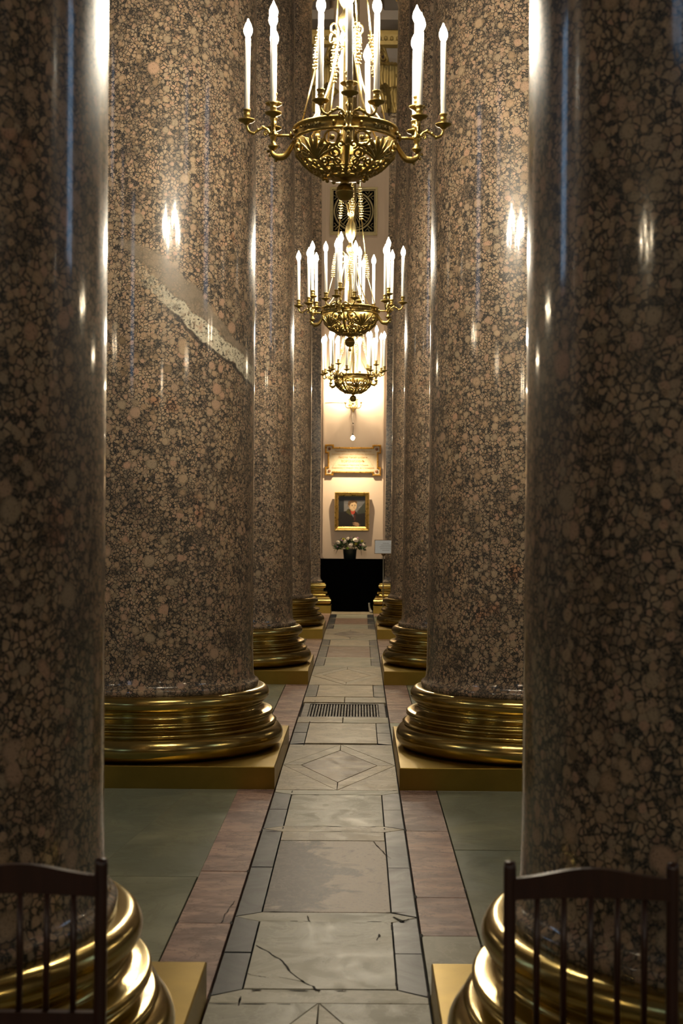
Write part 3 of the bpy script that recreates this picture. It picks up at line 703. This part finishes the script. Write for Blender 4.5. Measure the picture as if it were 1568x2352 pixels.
# sconce
p = at(811, 928, YW); SX, SZ = p.x, p.z
sn = thing('wall_sconce', 'gilt branched wall sconce on the far wall below the farthest chandelier', 'sconce', (SX, YW, SZ))
m = MB(); m.lathe([(.001, 0), (.055, 0), (.07, .01), (.055, .025), (.03, .03), (.02, .05), (.001, .055)], 16, M=Matrix.Scale(1.5, 4, (0, 0, 1)) @ Matrix.Rotation(pi/2, 4, 'X'))
m.tube([(0, -.03, -.02), (0, -.035, -.09), (0, -.02, -.15)], [.045, .028, .004], 10)
for k in range(7): a = pi+k*pi/6; m.ball((.06*cos(a), -.03, .07*sin(a)), .013, 6)
m.build('backplate', CHL, sn)
for sx, d, h in ((-.135, .20, .0), (.135, .20, .0), (-.07, .15, .06), (.07, .15, .06)):
    m = MB(); m.tube(crv([(sx*.15, -.04, 0), (sx*.5, -.06, -.07), (sx*.9, -d, -.07), (sx, -d, h)], 5), .008, 6)
    m.tube([(sx*.6+.022*(1-.8*i/12)*cos(i*.6), -d*.6, -.03+.022*(1-.8*i/12)*sin(i*.6)) for i in range(13)], .005, 5)
    a = m.build('arm', CHL, sn)
    MB().lathe([(.004, h-.01), (.018, h), (.026, h+.012), (.020, h+.014), (.008, h+.02)], 12, (sx, -d, 0)).build('cup', CHL, a)
    cn = MB().lathe([(.006, h+.015), (.006, .21), (.001, .211)], 8, (sx, -d, 0)).build('candle', WAX, sn)
    MB().lathe([(.005, .21), (.013, .225), (.014, .24), (.006, .262), (.0005, .275)], 10, (sx, -d, 0)).build('flame_bulb', GLOWW, cn)
# cord with hanging bulb
pb = at(810, 1003, YW-.45); m = MB()
PD = thing('hanging_bulb', 'bare glowing bulb hanging on a cord from the wall sconce', 'bulb', (pb.x, YW-.45, pb.z))
m = MB(); m.tube(crv([(0, 0, .045), (.006, 0, .16), (-.004, .10, .25), (-.006, .24, .36), (.0, .38, .44)], 5), .0035, 5); m.ball((.004, 0, .225), .013, 6); m.build('cord', mat('dark_cord', (.03, .02, .015), .6), PD)
MB().lathe([(.006, .05), (.014, .045), (.014, .022), (.008, .02)], 10, cap=True).build('bulb_socket', mat('black_bakelite', (.02, .02, .02), .4), PD)
MB().lathe([(.008, .024), (.018, .012), (.030, -.008), (.033, -.024), (.028, -.042), (.015, -.055), (.001, -.059)], 14).build('glass_bulb', mat('pendant_glow', (1, 1, 1), .3, 0, (1, .86, .62), 40), PD)
sl = bpy.data.lights.new('reflector_beam', 'SPOT'); sl.energy = 165; sl.color = (1, .80, .52); sl.spot_size = radians(138); sl.spot_blend = 1.0; sl.shadow_soft_size = .02
so = bpy.data.objects.new('reflector_beam', sl); col.objects.link(so); so.location = (pb.x, YW-.45, pb.z-.075); so.rotation_euler = (radians(4), 0, 0)
# cable from sconce along the wall
q1, q2, q3 = at(789, 925, YW), at(741, 926, YW), at(739, 1278, YW)
tag(MB().tube([(SX-.10, YW-.008, q1.z), ((q1.x+q2.x)/2, YW-.008, q1.z+.008), (q2.x, YW-.008, q2.z), (q2.x, YW-.008, q2.z-.03), (q3.x, YW-.008, q3.z+.05)], .004, 5).build('electric_cable', mat('grey_cable', (.18, .13, .10), .6)), 'thin cable running from the wall sconce and down the left edge of the wall', 'cable')

# memorial plaque
p = at(810.5, 1057, YW); pq = thing('memorial_plaque', 'white marble memorial plaque with gold lettering in a stepped gilt frame', 'plaque', (p.x, YW-.02, p.z))
def outline(hx, hz, cx, cz, o=0.0):     # stepped corners, o = inset
    hx -= o; hz -= o; a = cx; b = cz
    return [(-hx, -hz), (-hx+a, -hz), (-hx+a, -hz+.045), (hx-a, -hz+.045), (hx-a, -hz), (hx, -hz), (hx, -hz+b), (hx-.045, -hz+b), (hx-.045, hz-b), (hx, hz-b), (hx, hz), (hx-a, hz), (hx-a, hz-.045), (-hx+a, hz-.045), (-hx+a, hz), (-hx, hz), (-hx, hz-b), (-hx+.045, hz-b), (-hx+.045, -hz+b), (-hx, -hz+b)]
HX, HZ = .478, .265
O = outline(HX, HZ, .150, .150); I = [(x, z) for x, z in outline(HX, HZ, .150, .150, .030)]
def inset(poly, g):
    n = len(poly); out = []
    for i in range(n):
        a = Vector(poly[i-1]); b = Vector(poly[i]); c = Vector(poly[(i+1) % n]); e1 = (b-a).normalized(); e2 = (c-b).normalized()
        n1 = Vector((-e1.y, e1.x)); n2 = Vector((-e2.y, e2.x)); q = b+(n1+n2)*g; out.append((q.x, q.y))
    return out
def inset_frame(name, O, rings, m, par):
    """rings: list of (inset, depth)"""
    n = len(O); mb = MB(); vs = []; fs = []
    for g_, d in rings:
        for x, z in inset(O, g_): vs.append((x, -d, z))
    for r in range(len(rings)-1):
        for i in range(n): j = (i+1) % n; fs.append((r*n+i, r*n+j, (r+1)*n+j, (r+1)*n+i))
    mb.add(vs, fs); return mb.build(name, m, par)
inset_frame('gilt_border', O, [(0, -.017), (0, .030), (.006, .042), (.012, .034), (.016, .044), (.026, .030), (.028, .010)], FRAMEG, pq)
slab = MB(); IN = inset(O, .020); n = len(IN)
slab.prism([(x, z) for x, z in IN], -.016, .014, M=Matrix.Rotation(pi/2, 4, 'X')); slab.build('marble_slab', M_SLABW, pq)
ros = MB(); ros.lathe([(.026, .014), (.026, .020), (.018, .026), (.001, .030)], 14, M=Matrix.Rotation(pi/2, 4, 'X'))
for k in range(8): a = k*pi/4; ros.ball((.018*cos(a), -.024, .018*sin(a)), .006, 5)
ros = ros.mesh('rosette', mat('brown_rosette', (.20, .09, .05), .5, .4))
for sx in (-1, 1):
    for sz in (-1, 1): ob('rosette', ros, pq, (sx*(HX-.075), 0, sz*(HZ-.075)))
GOLDT = mat('gold_lettering', (.30, .15, .03), .6, 0)
GREYT = mat('grey_print', (.30, .32, .36), .7)
def text(s, size, z, x=0, par=pq, y=-.0155, m=GOLDT, name='lettering', width=None):
    cu = bpy.data.curves.new(name, 'FONT'); cu.body = s; cu.size = size; cu.align_x = 'CENTER'; cu.align_y = 'CENTER'; cu.extrude = .0006; cu.offset = size*.012; cu.resolution_u = 2
    o = bpy.data.objects.new(name, cu); col.objects.link(o); bpy.context.view_layer.update()
    me = bpy.data.meshes.new_from_object(o.evaluated_get(bpy.context.evaluated_depsgraph_get())); wx = max((v.co.x for v in me.vertices), default=1)-min((v.co.x for v in me.vertices), default=0)
    bpy.data.objects.remove(o); me.materials.clear(); me.materials.append(m); me.name = name
    q = ob(name, me, par, (x, y, z)); q.rotation_euler = (pi/2, 0, 0)
    if width: q.scale = (width/wx, 1, 1)
    return q
text('Повелѣнiемъ ИМПЕРАТОРА ПАВЛА I-го', .036, .150, width=.62)
text('сооружалъ сей Храмъ онаго Профессоръ Архитектуры', .024, .098, width=.74)
text('Андрей Никифоровичъ', .050, .046, width=.50)
text('ВОРОНИХИНЪ', .056, -.022, width=.40)
text('Уроженецъ Пермской Губернiи', .030, -.085, width=.52)
text('скончавшiйся 21 Февраля 1814 г. въ С.Петербургѣ', .028, -.135, width=.72)
m = MB(); m.tube([(-.365, -.0145, -.14), (-.21, -.0145, .10)], .0012, 4); m.tube([(.365, -.0145, -.14), (.17, -.0145, .18)], .0012, 4); m.build('crack', mat('crack_line', (.30, .22, .15), .8), pq)

# portrait
p = at(808, 1174.5, YW); pr = thing('portrait_painting', 'gilt framed portrait of a man in a dark coat with a red neckcloth', 'painting', (p.x, YW-.03, p.z)); pr.rotation_euler[0] = .08
fx, fz = .296, .330
O = [(-fx, -fz), (fx, -fz), (fx, fz), (-fx, fz)]
inset_frame('gilt_frame', O, [(0, 0), (0, .05), (.008, .066), (.026, .060), (.034, .046), (.044, .050), (.050, .040), (.066, .030), (.072, .018)], FRAMEG, pr)
def pip(x, y, poly):
    c = False; j = len(poly)-1
    for i in range(len(poly)):
        xi, yi = poly[i]; xj, yj = poly[j]
        if (yi > y) != (yj > y) and x < (xj-xi)*(y-yi)/(yj-yi)+xi: c = not c
        j = i
    return c
def ell(cx, cy, rx, ry, n=18): return [(cx+rx*cos(2*pi*i/n), cy+ry*sin(2*pi*i/n)) for i in range(n)]
def T(*pts): return [((x-280)/580, (y-280)/680) for x, y in pts]
SH = [
 (T((395, 370), (860, 370), (860, 645), (660, 650), (560, 640), (395, 640)), (.145, .14, .14)),
 (T((395, 440), (500, 470), (520, 600), (400, 620)), (.19, .175, .165)),
 (T((650, 600), (800, 480), (720, 520), (650, 640)), (.26, .25, .24)),
 (T((860, 400), (800, 470), (690, 620), (690, 660), (860, 660)), (.045, .048, .035)),
 (T((280, 640), (400, 625), (480, 600), (520, 560), (640, 600), (690, 680), (860, 650), (860, 960), (280, 960)), (.018, .014, .012)),
 (T((440, 640), (470, 575), (500, 560), (560, 680), (560, 720), (500, 680)), (.075, .065, .02)),
 (T((620, 640), (660, 640), (690, 960), (600, 960)), (.026, .015, .012)),
 (T((535, 590), (640, 600), (635, 650), (600, 690), (560, 680)), (.50, .075, .04)),
 (T((560, 680), (600, 690), (612, 740), (600, 750), (570, 700)), (.20, .20, .21)),
 (T((600, 700), (640, 690), (645, 800), (620, 840)), (.09, .03, .022)),
 (T((500, 540), (630, 590), (600, 620), (560, 610)), (.50, .36, .20)),
 (T((500, 500), (505, 440), (560, 410), (630, 410), (672, 450), (672, 500), (665, 545), (640, 585), (610, 608), (575, 595), (540, 560), (515, 540)), (.60, .42, .23)),
 (T((500, 500), (530, 440), (545, 520), (575, 590), (540, 560), (515, 540)), (.42, .26, .12)),
 (T((530, 470), (600, 430), (668, 440), (668, 520), (640, 575), (600, 600), (540, 560), (505, 520)), (.68, .47, .27)),
 (T((500, 500), (512, 470), (530, 480), (530, 545), (510, 540)), (.45, .26, .13)),
 (T((480, 470), (490, 400), (540, 372), (610, 368), (660, 385), (680, 420), (672, 460), (650, 430), (620, 415), (590, 430), (560, 430), (535, 460), (525, 500), (500, 480), (490, 530), (480, 510)), (.13, .07, .03)),
 (T((560, 488), (592, 484), (592, 496), (562, 500)), (.08, .05, .035)), (T((622, 486), (648, 484), (648, 496), (624, 497)), (.08, .05, .035)),
 (T((556, 472), (594, 468), (594, 475), (556, 480)), (.18, .10, .05)), (T((620, 470), (652, 469), (652, 476), (620, 478)), (.18, .10, .05)),
 (T((612, 490), (624, 540), (604, 541)), (.40, .22, .11)), (T((596, 552), (640, 550), (620, 562)), (.46, .14, .09)),
 (T((585, 875), (640, 855), (700, 865), (730, 900), (722, 950), (690, 955), (640, 935), (590, 915), (600, 900), (640, 895)), (.50, .28, .15)),
 (T((640, 890), (600, 898), (600, 904), (645, 902)), (.12, .06, .04)),
 (T((725, 870), (760, 900), (750, 955), (722, 950)), (.08, .055, .04)),
]
cw, chh = fx-.066, fz-.066; NXg, NYg = 76, 88; vs = []; cols = []; fs = []
random.seed(3)
for j in range(NYg+1):
    for i in range(NXg+1):
        u, v = i/NXg, j/NYg; vs.append(((u*2-1)*cw, -.022, (1-2*v)*chh)); c = (.022, .024, .026) if v < .14 or u < .19 else (.05, .05, .045)
        for poly, cc in SH:
            if pip(u, v, poly): c = cc
        k = random.uniform(.93, 1.07); cols.append((c[0]*k, c[1]*k, c[2]*k, 1))
for j in range(NYg):
    for i in range(NXg): a = j*(NXg+1)+i; fs.append((a, a+NXg+1, a+NXg+2, a+1))
PAINT = mat('oil_paint', (1, 1, 1), .35); t = NT(PAINT); vc = t.n('ShaderNodeVertexColor', layer_name='paint'); t.l(vc.outputs[0], t.b.inputs['Base Color'])
mb = MB().add(vs, fs); cv = mb.build('canvas', PAINT, pr)
ca = cv.data.color_attributes.new('paint', 'FLOAT_COLOR', 'POINT')
for i, c in enumerate(cols): ca.data[i].color = c

# ------------------------------------------------------------------ black draped table
TZ = at(810, 1284.5, 23.95).z
tb = thing('draped_table', 'table fully covered by a black cloth under the portrait', 'table', (-.11, 24.11, 0))
m = MB(); hx, hy = .585, .215; NB = 60; vs = []; fs = []
per = []
for i in range(NB): per.append((-hx+2*hx*i/NB, -hy))
for i in range(20): per.append((hx, -hy+2*hy*i/20))
for i in range(NB): per.append((hx-2*hx*i/NB, hy))
for i in range(20): per.append((-hx, hy-2*hy*i/20))
n = len(per)
for z, amp in ((TZ, 0), (TZ-.01, .0), (TZ*.6, .006), (.02, .012)):
    for i, (x, y) in enumerate(per):
        o = amp*(.5+.5*sin(i*1.1)+.3*sin(i*.37)); sx = x/hx; sy = y/hy
        vs.append((x-(sx*o if abs(sx) > .99 else 0), y-(sy*o if abs(sy) > .99 else 0), z))
for r in range(3):
    for i in range(n): j = (i+1) % n; fs.append((r*n+i, (r+1)*n+i, (r+1)*n+j, r*n+j))
fs.append(tuple(range(n)))
m.add(vs, fs); m.build('cloth', M_BLACK, tb)
legm = MB().box(-.02, .02, -.02, .02, 0, TZ-.03).mesh('leg', WOOD)
for sx in (-1, 1):
    for sy in (-1, 1): ob('leg', legm, tb, (sx*.52, sy*.15, 0))

# flower arrangement
p = at(803, 1284, 23.98); FLx = p.x
fl = thing('flower_arrangement', 'dark bucket of white roses and yellow flowers on the black table', 'flowers', (FLx, 24.03, TZ))
POT = mat('dark_green_bucket', (.018, .024, .022), .35)
MB().lathe([(.001, 0), (.100, 0), (.118, .16), (.124, .165), (.118, .17), (.108, .16), (.1, .1), (.001, .1)], 24).build('bucket', POT, fl)
LEAF = mat('dark_leaf', (.045, .085, .025), .5)
m = MB(); random.seed(11)
for k in range(620):
    th = random.uniform(0, 2*pi); ph = random.uniform(-.25, 1.2); R = random.uniform(.6, 1.02)
    c = Vector((.245*cos(th)*cos(ph)*R, .12*sin(th)*cos(ph)*R, .20+.14*sin(ph)*R))
    d = Vector((cos(th)*cos(ph), sin(th)*cos(ph), sin(ph)+random.uniform(-.5, .3))).normalized(); s = Vector((random.uniform(-1, 1), random.uniform(-1, 1), random.uniform(-1, 1))).cross(d).normalized()
    L = random.uniform(.03, .06); W = L*.28; up = d.cross(s)*.01
    m.add([c, c+d*L*.5+s*W+up, c+d*L, c+d*L*.5-s*W+up], [(0, 1, 2), (0, 2, 3)])
fo = m.build('foliage', LEAF, fl); fo['kind'] = 'stuff'
SPR = mat('dark_red_sprig', (.06, .02, .02), .6)
for x0, x1, z1 in ((-.16, -.30, .27), (.16, .28, .28), (-.2, -.27, .13), (-.02, .0, .41), (-.17, -.24, .08), (.18, .20, .06)):
    m = MB(); m.tube([(x0*.6, -.02, .22), ((x0+x1)/2, -.05, (.22+z1)/2+.01), (x1, -.06, z1)], [.004, .006, .001], 5); m.build('sprig', SPR, fl)
def bloom(r, petals, layers, m_):
    mb = MB(); mb.ball((0, 0, 0), r*.55, 8)
    for L in range(layers):
        el = -.1+L*1.25/layers
        for k in range(petals):
            a = 2*pi*(k+.5*L)/petals; d = Vector((cos(a)*cos(el), sin(a)*cos(el), sin(el))); s = Vector((-sin(a), cos(a), 0)); u = d.cross(s)
            c0 = d*r*.35; W = r*.5
            mb.add([c0, c0+d*r*.45+s*W*.8-u*r*.1, d*r*.95+s*W*.45-u*r*.02, d*r*.95-s*W*.45-u*r*.02, c0+d*r*.45-s*W*.8-u*r*.1], [(0, 1, 2, 3, 4)])
    return mb.mesh('bloom', m_)
WR = bloom(.040, 7, 4, mat('white_petals', (.92, .84, .74), .6)); YR = bloom(.026, 9, 4, mat('yellow_petals', (.55, .50, .08), .6)); GRB = bloom(.028, 9, 4, mat('lime_petals', (.30, .48, .06), .6)); PK = bloom(.020, 6, 3, mat('mauve_petals', (.50, .28, .42), .6))
# positions read from the photograph (relative to the bouquet)
def fpos(X, Y, y=-.12): q = at(750+X/9.8, 1110+Y/9.8, 24.03+y); return (q.x-FLx, y, q.z-TZ)
for X, Y in ((255, 1340), (480, 1255), (410, 1320), (545, 1395), (655, 1280), (820, 1400)):
    s = 1.25 if X == 655 else 1.0; o = ob('white_rose', WR, fl, fpos(X, Y, -.12-.02*(Y > 1350))); o.rotation_euler = (radians(38), 0, X*.01); o.scale = (s,)*3; 
for X, Y, me in ((375, 1265, YR), (795, 1305, YR), (655, 1370, YR), (470, 1470, GRB), (245, 1430, PK), (550, 1235, PK), (695, 1230, PK), (755, 1390, PK), (345, 1285, PK)):
    o = ob({YR: 'yellow_flower', GRB: 'lime_flower', PK: 'mauve_flower'}[me], me, fl, fpos(X, Y, -.13)); o.rotation_euler = (radians(38), 0, X*.02)

# sign stand in front of the right pilaster
Ysg = 22.6
a = at(861, 1241, Ysg); b = at(905, 1271, Ysg); pst = at(880, 1300, Ysg)
sg = thing('sign_stand', 'slim metal stand with a pale printed board beside the black table', 'sign', (pst.x, Ysg, 0))
wd = (b.x-a.x); cxx = (a.x+b.x)/2-pst.x+.0; 
STG = mat('stand_metal', (.30, .27, .20), .4, .8)
MB().tube([(0, 0, .012), (0, 0, b.z+.01)], .0075, 8).build('pole', STG, sg)
MB().lathe([(.001, .0), (.13, 0), (.13, .008), (.03, .014), (.010, .03)], 24).build('foot', STG, sg)
m = MB(); z0, z1 = b.z, a.z; x0, x1 = a.x-pst.x, b.x-pst.x
m.box(x0-.008, x1+.008, -.006, .012, z0-.010, z1+.008); m.lathe([(.04, 0), (.012, -.04)], 10, (0, .003, z0-.008)); m.build('board_frame', mat('bronze_edge', (.16, .10, .05), .4, .6), sg)
MB().box(x0, x1, -.009, -.0062, z0, z1).build('printed_board', mat('pale_board', (.78, .83, .90), .6), sg)
for i in range(5):
    wl = (.10, .16, .20, .18, .12)[i]; MB().box((x0+x1)/2-wl/2+.02, (x0+x1)/2+wl/2+.02, -.0098, -.0091, z1-.05-i*.028, z1-.05-i*.028+.006).build('print_line', GREYT, sg)
# small pale object of unclear kind, shaped like a wrapped foot, right of the black cloth
q = at(848, 1404, 23.6)
m = MB(); m.tube(crv([(-.006, 0, .165), (.0, -.0, .10), (.012, -.005, .05), (.025, -.02, .022)], 5), [.014]*4+[.016]*4+[.019]*4+[.022]*3+[.02], 10)
m.lathe([(.001, -.018), (.026, -.014), (.030, .0), (.018, .02), (.001, .024)], 12, (.026, -.02, .019)); 
tag(m.build('pale_floor_object', mat('pale_worn_cloth', (.50, .46, .38), .7), None, (q.x, 23.62, .0)), 'small pale upright object on the floor at the right foot of the black cloth', 'floor object')

# ------------------------------------------------------------------ chairs
def chair(x_right_or_left, Y, label, rail, wdt=.307, flip=False, rz=0):
    c = thing('spindle_chair', label, 'chair', x_right_or_left, rz, 'dark spindle-back chairs')
    hw = wdt/2; top = .862
    post = MB()
    post.tube([(0, -.004, 0), (0, -.012, .42), (0, 0, .60), (0, .004, top-.012), (0, .004, top)], [.012, .013, .0122, .0122, .0105], 10)
    post = post.mesh('post', WOOD)
    for s in (-1, 1): ob('post', post, c, (s*hw, 0, 0))
    n = 16; vs = []; fs = []
    for i in range(n+1):
        u = i/n*2-1; x = u*(hw-.006); zt = .833+.017*(cos(u*pi)*.5+.5); zb = .792+.003*(1-u*u)
        y = .010*(1-u*u)
        vs += [(x, y-.008, zb), (x, y+.008, zb), (x, y+.008, zt), (x, y-.008, zt)]
    for i in range(n):
        for k in range(4): l = (k+1) % 4; a = i*4; fs.append((a+k, a+l, a+4+l, a+4+k))
    fs += [(3, 2, 1, 0), (n*4, n*4+1, n*4+2, n*4+3)]
    MB().add(vs, fs).build('crest_rail', WOOD, c)
    sp = MB().tube([(0, 0, rail), (0, .002, .68), (0, .003, .80)], [.0058, .0068, .0058], 8).mesh('spindle', WOOD)
    for i in range(5): ob('spindle', sp, c, (-hw+.052+i*(wdt-.104)/4, .004, 0))
    MB().bbox(-hw, hw, -.009, .009, rail-.028, rail, .003).build('lower_rail', WOOD, c)
    MB().prism([(-hw-.01, -.015), (-hw-.03, -.33), (hw+.03, -.33), (hw+.01, -.015)][::1], .405, .43, .006).build('seat', WOOD, c)
    lg = MB().tube([(0, 0, 0), (0, 0, .405)], [.012, .015], 10).mesh('leg', WOOD)
    for s in (-1, 1): ob('leg', lg, c, (s*(hw+.005), -.305, 0))
    st = MB()
    st.tube([(-hw, -.01, .18), (-hw-.005, -.305, .18)], .008, 8); st.tube([(hw, -.01, .18), (hw+.005, -.305, .18)], .008, 8); st.tube([(-hw, -.305, .24), (hw, -.305, .24)], .008, 8)
    st.build('stretcher', WOOD, c)
    return c
Yc = 2.68
chair((at(232, 2000, Yc).x-.1535, Yc, 0), Yc, 'dark wooden spindle-back chair in front of the near left column', .575)
chair((at(1171, 2000, Yc).x+.1535, Yc, 0), Yc, 'dark wooden spindle-back chair in front of the near right column', .545)
